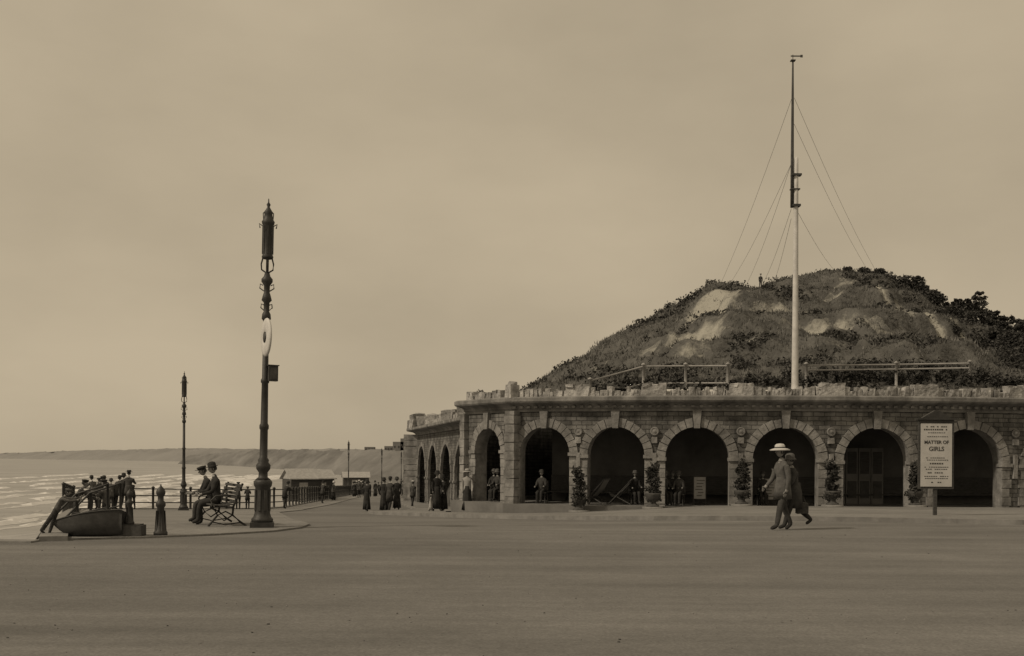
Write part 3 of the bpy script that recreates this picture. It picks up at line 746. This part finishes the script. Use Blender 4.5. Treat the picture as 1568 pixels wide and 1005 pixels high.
    HP = {'bowler': [(.145, .045), (.15, .055), (.102, .06), (.102, .11), (.085, .15), (.03, .17)],
          'boater': [(.17, .055), (.17, .067), (.1, .068), (.1, .15), (.02, .155)],
          'wide': [(.21, .02), (.225, .04), (.17, .06), (.115, .075), (.11, .13), (.08, .165), (.02, .175)],
          'cloche': [(.16, .0), (.13, .03), (.11, .06), (.11, .12), (.07, .16), (.02, .17)],
          'cap': [(.10, .05), (.125, .09), (.12, .12), (.02, .135)]}
    if hat: mb.lathe(HP[hat], hc, hatm, 16, mt=Hm)
    if hat in ('boater', 'wide'): mb.lathe([(.118 if hat == 'wide' else .104, .075), (.116 if hat == 'wide' else .106, .105)], hc, M_grey if hat == 'wide' else M_black, 16, mt=Hm)
    if hat == 'cap': mb.box(T(.13, 0, .06), (.09, .12, .012), hatm, 0)
    for w, d, sgn in wr:
        side = Vector((0, 1, 0)); nrm = d.cross(side).normalized()
        if not hands: continue
        for q in range(4):
            b0 = w + d * .035 + nrm * (.012 * (q - 1.5) * 1.3); Lf = [.07, .08, .075, .058][q]
            mb.tube([b0, b0 + d * Lf * .5 - side * sgn * .004, b0 + d * Lf * .85 - side * sgn * .018, b0 + d * Lf - side * sgn * .034], [.0095, .009, .008, .006], M_skin, 5)
        b0 = w + nrm * .028; mb.tube([b0, b0 + nrm * .02 + d * .03, b0 + nrm * .022 + d * .06 - side * sgn * .01], [.011, .01, .007], M_skin, 5)
    base = -min(foot) + .085
    if seat is not None: base = seat / S + .12
    if skirt:
        mb.lathe([(.125, .17), (.15, .02), (.175, -.15), (.2, -.45), (.235, -base + .1), (.22, -base + .11)], (0, 0, 0), bot, 24, .06, 7)
    if coat:
        mb.lathe([(.135, .2), (.16, .05), (.18, -.08), (.2, -coat), (.185, -coat + .01)], (0, 0, 0), top, 20, .04, 5)
    mb.lathe([(.075, -.03), (.07, .02)], up(.51), M_pale if hands else top, 12, mt=Matrix.Rotation(bend, 4, 'Y'))
    ob = mb.build(name, None, (loc[0], loc[1], loc[2] + base * S + lift), (0, 0, yaw)); ob.scale = (S, S, S)
    return ob
GP = lambda x, y, k=.12: (x, y, gz(x, y) + k)
human(GP(6.0, 24.3, .0), radians(200), 1.74, M_grey, M_dark, 'wide', M_straw, bend=.06, legs=((.30, .08), (-.24, .22)), arms=((-.12, .3), (.25, .5)), coat=.28, hands=True)
human(GP(6.33, 24.6, .0), radians(188), 1.58, M_dark, M_black, 'cloche', M_grey, bend=.1, legs=((.40, .1), (-.42, .45)), arms=((.4, .7), (-.2, .3)), coat=.42, hands=True)
mb = MB(); mb.box((0, 0, .15), (.24, .12, .24), M_dark, 0, .02); mb.tube([(-.1, 0, .27), (-.05, 0, .4), (.05, 0, .4), (.1, 0, .27)], .01, M_dark, 5); mb.build('shopping_bag', None, (6.50, 24.62, .32), (0, 0, .2))
def at(X, D): return (X - 784) / 1680 * D
for X, D, yw, h, top, bot, hat, hm, sk, ct in [
    (562, 61, 80, 1.62, M_black, M_black, 'cloche', M_black, 1, 0), (588, 58, 95, 1.66, M_black, M_black, 'cloche', M_black, 1, 0), (597, 57.5, 70, 1.7, M_dark, M_black, 'bowler', M_black, 0, .4),
    (608, 58.5, 100, 1.6, M_black, M_black, 'cloche', M_dark, 1, 0), (669, 51, -60, 1.72, M_black, M_black, 'cloche', M_black, 1, 0), (679, 51.4, -120, 1.55, M_black, M_black, 'cloche', M_black, 1, .3),
    (716, 46, -90, 1.66, M_canvas, M_black, 'wide', M_pale, 1, 0), (660, 49.5, 0, .7, M_pale, M_pale, 'cap', M_pale, 1, 0), (632, 72, 60, 1.65, M_dark, M_black, 'boater', M_straw, 0, .2)]:
    x = at(X, D); human(GP(x, D, .12 if x > -6.2 else 0), radians(yw), h, top, bot, hat, hm, sk, .04, ((.25, .1), (-.2, .2)), ((.2, .4), (-.15, .4)), coat=ct)
for k in range(26):
    X = [508, 513, 519, 524, 530, 537, 541, 548, 553, 560, 545, 446, 535, 590, 600, 575, 516, 527, 533, 543, 556, 566, 580, 618, 550, 521][k]; D = [150, 148, 155, 146, 150, 140, 160, 145, 150, 158, 170, 100, 152, 120, 150, 130, 160, 142, 135, 128, 138, 145, 160, 130, 120, 165][k]
    x = at(X, D); x = max(x, edge(D) + 1.2)
    human((x, D, gz(x, D)), U(0, 6.28), U(1.55, 1.78), random.choice([M_black, M_dark, M_grey]), M_black, random.choice(['cloche', 'bowler', 'boater']), random.choice([M_black, M_straw]), k % 2, .04, coat=.2)
for X, D, h, top, hat, hm, b in [(106, 57.5, 1.35, M_dark, 'cap', M_black, .5), (121, 54, 1.5, M_black, 'cap', M_black, .35), (133, 58, 1.4, M_dark, 'cap', M_black, .4), (144, 58, 1.66, M_grey, 'bowler', M_black, .25), (153, 58.6, 1.68, M_dark, 'boater', M_straw, .2), (163, 58.5, 1.66, M_black, 'bowler', M_black, .25), (170, 57, 1.5, M_grey, 'cloche', M_dark, .2), (178, 59, 1.7, M_dark, 'bowler', M_black, .3), (187, 58, 1.76, M_black, 'cloche', M_black, .1), (197, 56, 1.86, M_dark, 'boater', M_dark, .08), (203, 58, 1.5, M_black, 'cloche', M_black, .3), (365, 64, 1.5, M_dark, 'cap', M_black, .3), (377, 66, 1.55, M_black, 'bowler', M_black, .3), (372, 65, 1.3, M_black, 'cap', M_black, .5), (446, 84, 1.6, M_dark, 'cap', M_black, .1)]:
    x = max(at(X, D), edge(D) + .7 + R() * 1.2); human(GP(x, D, PH), radians(100 + U(-60, 60)), h, top, M_black, hat, hm, 0, b, ((.05, .05), (-.12, .1)), ((.9, .6), (.9, .6)), coat=.25)
human((-8.60, 20.70, PH), radians(10), .90, M_grey, M_dark, 'cap', M_grey, bend=.55, legs=((-.30, .0), (-.62, .0)), arms=((1.5, .3), (1.3, .4)), hands=True, name='child', coat=.0)
human((-8.85, 22.3, PH), radians(30), .98, M_dark, M_black, 'cap', M_black, bend=.35, legs=((.1, .1), (-.3, .1)), arms=((1.1, .3), (.9, .3)), name='child', hands=True)
human((-8.35, 22.6, PH), radians(160), .95, M_grey, M_black, 'cap', M_black, bend=.1, legs=((.1, .1), (-.1, .1)), arms=((.6, .6), (.3, .3)), name='child', hands=True)
x = at(1163, 79.5); human((x, 79.5, hz(x, 79.5) - .02), -1.5, 1.0, M_dark, M_dark, 'cap', M_black, 0)

def bench(x, y, z, yaw, L=1.9):
    e = empty('park_bench', (x, y, z), (0, 0, yaw))
    sb = MB()
    for k in range(6): sb.box((-.18 + k * .085, 0, .44 + .012 * abs(k - 2.5)), (.06, L, .028), M_wood)
    sb.build('seat', e)
    bk = MB()
    for k in range(5): bk.box((-.24 - k * .035, 0, .54 + k * .085), (.025, L, .06), M_wood)
    bk.build('backrest', e)
    for j, yy in enumerate((-L / 2 + .12, L / 2 - .12)):
        lg = MB()
        lg.tube([(.32, yy, 0), (.24, yy, .1), (.12, yy, .24), (.18, yy, .36), (.28, yy, .42)], .026, M_iron, 6)
        lg.tube([(-.5, yy, 0), (-.38, yy, .08), (-.2, yy, .24), (-.22, yy, .42), (-.3, yy, .66), (-.42, yy, .93)], .026, M_iron, 6)
        lg.tube([(-.24, yy, .41), (.0, yy, .42), (.28, yy, .42)], .022, M_iron, 6)
        lg.tube([(-.2, yy, .24), (-.05, yy, .32), (.12, yy, .24), (-.02, yy, .12), (-.2, yy, .24)], .018, M_iron, 6)
        lg.tube([(-.3, yy, .66), (-.1, yy, .68), (.16, yy, .66), (.26, yy, .56), (.22, yy, .44)], .02, M_iron, 6)
        lg.tube([(-.38, yy, .08), (-.05, yy, .03), (.24, yy, .1)], .014, M_iron, 5)
        lg.build('leg_%d' % (j + 1), e)
byw = radians(205)
bx, byy = at(330, 24.6), 24.7
bench(bx, byy, gzp(bx, byy), byw)
def onbench(off, **k):
    d = Vector((-sin(byw), cos(byw))) * off
    human((bx + d.x, byy + d.y, gzp(bx, byy)), byw + k.pop('tw', 0), seat=.45, name='seated_person', hands=True, **k)
onbench(-.62, h=1.50, top=M_black, bot=M_dark, hat='cap', hatm=M_black, bend=.28, legs=((1.45, 1.35), (1.38, 1.5)), arms=((.5, .9), (.4, 1.0)), headp=.2)
onbench(.1, h=1.58, top=M_black, bot=M_black, hat='bowler', hatm=M_black, bend=.12, legs=((1.5, 1.4), (1.4, 1.55)), arms=((.35, 1.0), (.45, .9)), headp=.15)

# ------------------------------------------------------------ planters at piers
M_urn = mat('urn_stone', .085, .4, 4, .9, .4)
def planter(x, y, z):
    e = empty('planter_shrub', (x, y, z)); mb = MB()
    mb.lathe([(.40, -.05), (.40, .06), (.3, .07)], (0, 0, 0), M_kerb, 18)
    mb.lathe([(.24, .06), (.24, .12), (.16, .15), (.12, .22), (.17, .3), (.24, .38), (.29, .52), (.31, .56), (.29, .58), (.25, .54)], (0, 0, 0), M_urn, 14); mb.build('urn', e)
    lb = MB()
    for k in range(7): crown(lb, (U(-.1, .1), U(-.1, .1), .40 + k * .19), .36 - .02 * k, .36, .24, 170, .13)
    lb.tube([(0, 0, .5), (0, 0, 1.3)], .02, M_bark, 4)
    lb.build('foliage', e)
for X, D in [(887, 41.9), (1000, 41.2), (1136, 40.8), (1275, 40.5), (1402, 40.7)]:
    planter(at(X, D), D, gz(at(X, D), D) + .12)

def deckchair(x, y, z, yaw):
    mb = MB()
    for s in (-.27, .27):
        mb.tube([(-.45, s, 1.0), (.45, s, .05)], .02, M_wood, 5); mb.tube([(.5, s * .9, .5), (-.4, s * .9, .03)], .02, M_wood, 5)
    for a in ((-.45, 1.0), (.5, .5), (.45, .06), (-.4, .04)): mb.tube([(a[0], -.28, a[1]), (a[0], .28, a[1])], .016, M_wood, 5)
    pts = [(-.45, 1.0), (-.2, .6), (.1, .32), (.35, .33), (.5, .5)]
    for a, b in zip(pts, pts[1:]): mb.face([(a[0], -.24, a[1]), (b[0], -.24, b[1]), (b[0], .24, b[1]), (a[0], .24, a[1])], M_floor)
    mb.build('deck_chair', None, (x, y, z), (0, 0, yaw))
deckchair(3.35, 43.2, ZF, 2.6); deckchair(4.3, 43.1, ZF, 2.9)
for X, D, yw in [(830, 43.9, -1.9), (757, 46.0, -1.8), (763, 45.8, -2.2), (1018, 42.7, -1.2), (1030, 42.9, -1.6), (1040, 42.6, -1.9), (972, 43.2, -1.4), (1168, 42.9, -1.7)]:
    x = at(X, D); ch = MB()
    ch.box((0, 0, .43), (.42, .42, .04), M_wood); ch.box((-.2, 0, .72), (.03, .42, .4), M_wood)
    for a in (-.18, .18):
        for b in (-.18, .18): ch.tube([(a, b, 0), (a, b, .42)], .018, M_wood, 5)
    ch.build('chair', None, (x, D, ZF), (0, 0, yw))
    human((x, D, ZF), yw, 1.5, random.choice([M_black, M_dark]), M_black, random.choice(['cloche', 'bowler']), random.choice([M_grey, M_dark]), bend=.05, seat=.45, legs=((1.5, 1.45), (1.42, 1.5)), arms=((.4, 1), (.4, .9)), name='seated_person')

# ------------------------------------------------------------ sign
sx, sy = 11.98, 31.0; sz = gz(sx, sy) + .12
sg = empty('notice_sign', (sx, sy, sz))
mb = MB(); mb.box((0, .06, .4), (.09, .09, 1.0), M_wood); mb.box((0, .02, 1.72), (1.0, .06, 1.95), M_wood)
mb.hexa([(-.5, -.06, 2.7), (.5, -.06, 2.7), (.5, .1, 2.7), (-.5, .1, 2.7), (-.05, -.06, 2.96), (.05, -.06, 2.96), (.05, .1, 2.96), (-.05, .1, 2.96)], M_iron)
mb.box((0, .02, 2.72), (1.12, .2, .05), M_iron); mb.build('post_and_frame', sg)
mb = MB(); mb.box((0, -.02, 1.7), (.88, .02, 1.78), M_paper)
for z, w, h in [(2.5, .6, .03), (2.42, .74, .04), (2.33, .5, .02), (2.22, .66, .02), (1.62, .6, .02), (1.56, .68, .02), (1.46, .4, .04), (1.36, .7, .02), (1.3, .62, .02), (1.2, .5, .03), (1.1, .7, .02), (1.04, .66, .02), (.93, .3, .03)]:
    n_ = int(w / .06)
    for k in range(n_):
        if R() < .85: mb.box((-w / 2 + (k + .5) * w / n_, -.033, z), (w / n_ * U(.5, .85), .004, h), M_ink)
mb.build('poster', sg)
for tx, z, s in (('MATTER OF', 2.02, .13), ('GIRLS', 1.82, .17)):
    cu = bpy.data.curves.new('lettering', 'FONT'); cu.body = tx; cu.size = s; cu.align_x = 'CENTER'; cu.extrude = .002; cu.offset = .003
    to = bpy.data.objects.new('lettering', cu); COL.objects.link(to); to.parent = sg; to.location = (0, -.034, z); to.rotation_euler = (pi / 2, 0, 0); cu.materials.append(M_ink)

# ------------------------------------------------------------ beach huts, kiosk
def hut(name, x, y, z, w, d, h, yaw=0):
    mb = MB(); mb.box((0, 0, h / 2), (w, d, h), M_wood, 0, .01)
    for s in (-1, 1): mb.hexa([(-w / 2 - .2, s * (d / 2 + .25), h - .1), (w / 2 + .2, s * (d / 2 + .25), h - .1), (w / 2 + .2, 0, h + .75), (-w / 2 - .2, 0, h + .75), (-w / 2 - .2, s * (d / 2 + .25), h - .02), (w / 2 + .2, s * (d / 2 + .25), h - .02), (w / 2 + .2, 0, h + .84), (-w / 2 - .2, 0, h + .84)], M_canvas)
    for s in (-1, 1): mb.raw([(s * w / 2, -d / 2, h - .05), (s * w / 2, d / 2, h - .05), (s * w / 2, 0, h + .74)], [(0, 1, 2)], M_canvas)
    mb.box((0, -d / 2 - .02, h * .42), (w * .35, .04, h * .8), M_canvas); mb.box((w * .32, -d / 2 - .02, h * .55), (w * .16, .04, h * .3), M_ink)
    mb.build(name, None, (x, y, z), (0, 0, yaw))
hut('beach_hut', at(458, 96), 96, -2.3, 2.2, 2.6, 2.0, .5); hut('beach_hut', at(485, 108), 108, -2.9, 2.6, 3, 2.4, .5); hut('beach_hut', at(471, 102), 102, -2.6, 1.9, 2.4, 2.2, .5)
hut('kiosk', at(545, 175), 175, gz(-24, 175), 4, 3, 2.3, .2)

# ------------------------------------------------------------ distant coast
def ridge(name, foot, hts, m, depth=120, rough=.15, n=200, zb=-7):
    mb = MB(); vs = []; fs = []; rows = 7
    for i in range(n + 1):
        t = i / n * (len(foot) - 1); k = min(int(t), len(foot) - 2); u = t - k
        x = foot[k][0] * (1 - u) + foot[k + 1][0] * u; y = foot[k][1] * (1 - u) + foot[k + 1][1] * u; H = hts[k] * (1 - u) + hts[k + 1] * u
        H *= 1 + rough * fbm(t * 4, 3.3) + rough * .4 * fbm(t * 17, 1.3)
        for r in range(rows):
            f = r / (rows - 1); z = zb + (H - zb) * (f ** .7); d = f * depth * (.35 + .1 * fbm(t * 12, f * 3))
            vs.append((x + d * .35, y + d, z + (H - zb) * .05 * fbm(t * 25, f * 4)))
    for i in range(n):
        for r in range(rows - 1): a = i * rows + r; fs.append((a, a + rows, a + rows + 1, a + 1))
    mb.raw(vs, fs, m, True); return mb.build(name)
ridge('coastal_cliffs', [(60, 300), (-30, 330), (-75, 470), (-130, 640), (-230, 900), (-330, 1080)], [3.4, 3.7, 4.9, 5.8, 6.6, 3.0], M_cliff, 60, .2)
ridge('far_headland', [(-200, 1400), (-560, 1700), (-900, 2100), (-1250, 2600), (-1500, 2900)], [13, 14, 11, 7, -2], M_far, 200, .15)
mb = MB()
for X, D, w, h in [(606, 640, 7, 4.0), (614, 640, 4, 6.0), (620, 655, 9, 3.0), (590, 660, 5, 1.6), (560, 680, 6, 1.2)]:
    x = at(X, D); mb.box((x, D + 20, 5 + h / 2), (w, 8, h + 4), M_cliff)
    for k in range(3): mb.box((x - w / 3 + k * w / 3, D + 15.95, 6 + h / 2), (.8, .1, 1.2), M_iron2)
mb.build('clifftop_hotel')

# ------------------------------------------------------------ sky, sun, camera
w = bpy.data.worlds.new('World'); scene.world = w; w.use_nodes = True
nt = w.node_tree; n = nt.nodes; l = nt.links; bg = n['Background']
sdir = Vector((-.82, -.40, .85)).normalized()
el = math.asin(sdir.z); az = math.atan2(sdir.x, sdir.y)
sk = n.new('ShaderNodeTexSky'); sk.sky_type = 'NISHITA'; sk.sun_disc = False; sk.sun_elevation = el; sk.sun_rotation = az; sk.dust_density = 4
bw = n.new('ShaderNodeRGBToBW'); l.new(sk.outputs[0], bw.inputs[0])
po = n.new('ShaderNodeMath'); po.operation = 'POWER'; po.inputs[1].default_value = .04; l.new(bw.outputs[0], po.inputs[0])
tc = n.new('ShaderNodeTexCoord'); mp = n.new('ShaderNodeMapping'); mp.inputs['Scale'].default_value = (1, 1, 2.2); l.new(tc.outputs['Generated'], mp.inputs['Vector'])
nz = n.new('ShaderNodeTexNoise'); nz.inputs['Scale'].default_value = 3.0; nz.inputs['Detail'].default_value = 7; nz.inputs['Roughness'].default_value = .5; l.new(mp.outputs[0], nz.inputs['Vector'])
mr = n.new('ShaderNodeMapRange'); mr.inputs[1].default_value = .3; mr.inputs[2].default_value = .7; mr.inputs[3].default_value = .88; mr.inputs[4].default_value = 1.11; l.new(nz.outputs['Fac'], mr.inputs[0])
m1 = n.new('ShaderNodeMath'); m1.operation = 'MULTIPLY'; l.new(po.outputs[0], m1.inputs[0]); l.new(mr.outputs[0], m1.inputs[1])
m2 = n.new('ShaderNodeMath'); m2.operation = 'MULTIPLY'; l.new(m1.outputs[0], m2.inputs[0]); m2.inputs[1].default_value = 4.45
vm = n.new('ShaderNodeVectorMath'); vm.operation = 'SCALE'; vm.inputs[0].default_value = (1, .832, .585); l.new(m2.outputs[0], vm.inputs['Scale'])
l.new(vm.outputs[0], bg.inputs['Color']); bg.inputs['Strength'].default_value = .1
sl = bpy.data.lights.new('sun', 'SUN'); sl.energy = 2.0; sl.angle = radians(3.5); sl.color = (1, .86, .66)
so = bpy.data.objects.new('sun', sl); COL.objects.link(so); so.rotation_euler = sdir.to_track_quat('Z', 'Y').to_euler()
cam = bpy.data.cameras.new('camera'); co = bpy.data.objects.new('camera', cam); COL.objects.link(co); scene.camera = co
cam.sensor_width = 36; cam.lens = 36 * 1680 / 1568; cam.shift_y = .1272; cam.clip_end = 20000
co.location = (0, 0, 1.55)
co.rotation_euler = (Matrix.Rotation(pi / 2, 4, 'X') @ Matrix.Rotation(.006, 4, 'Z')).to_euler()
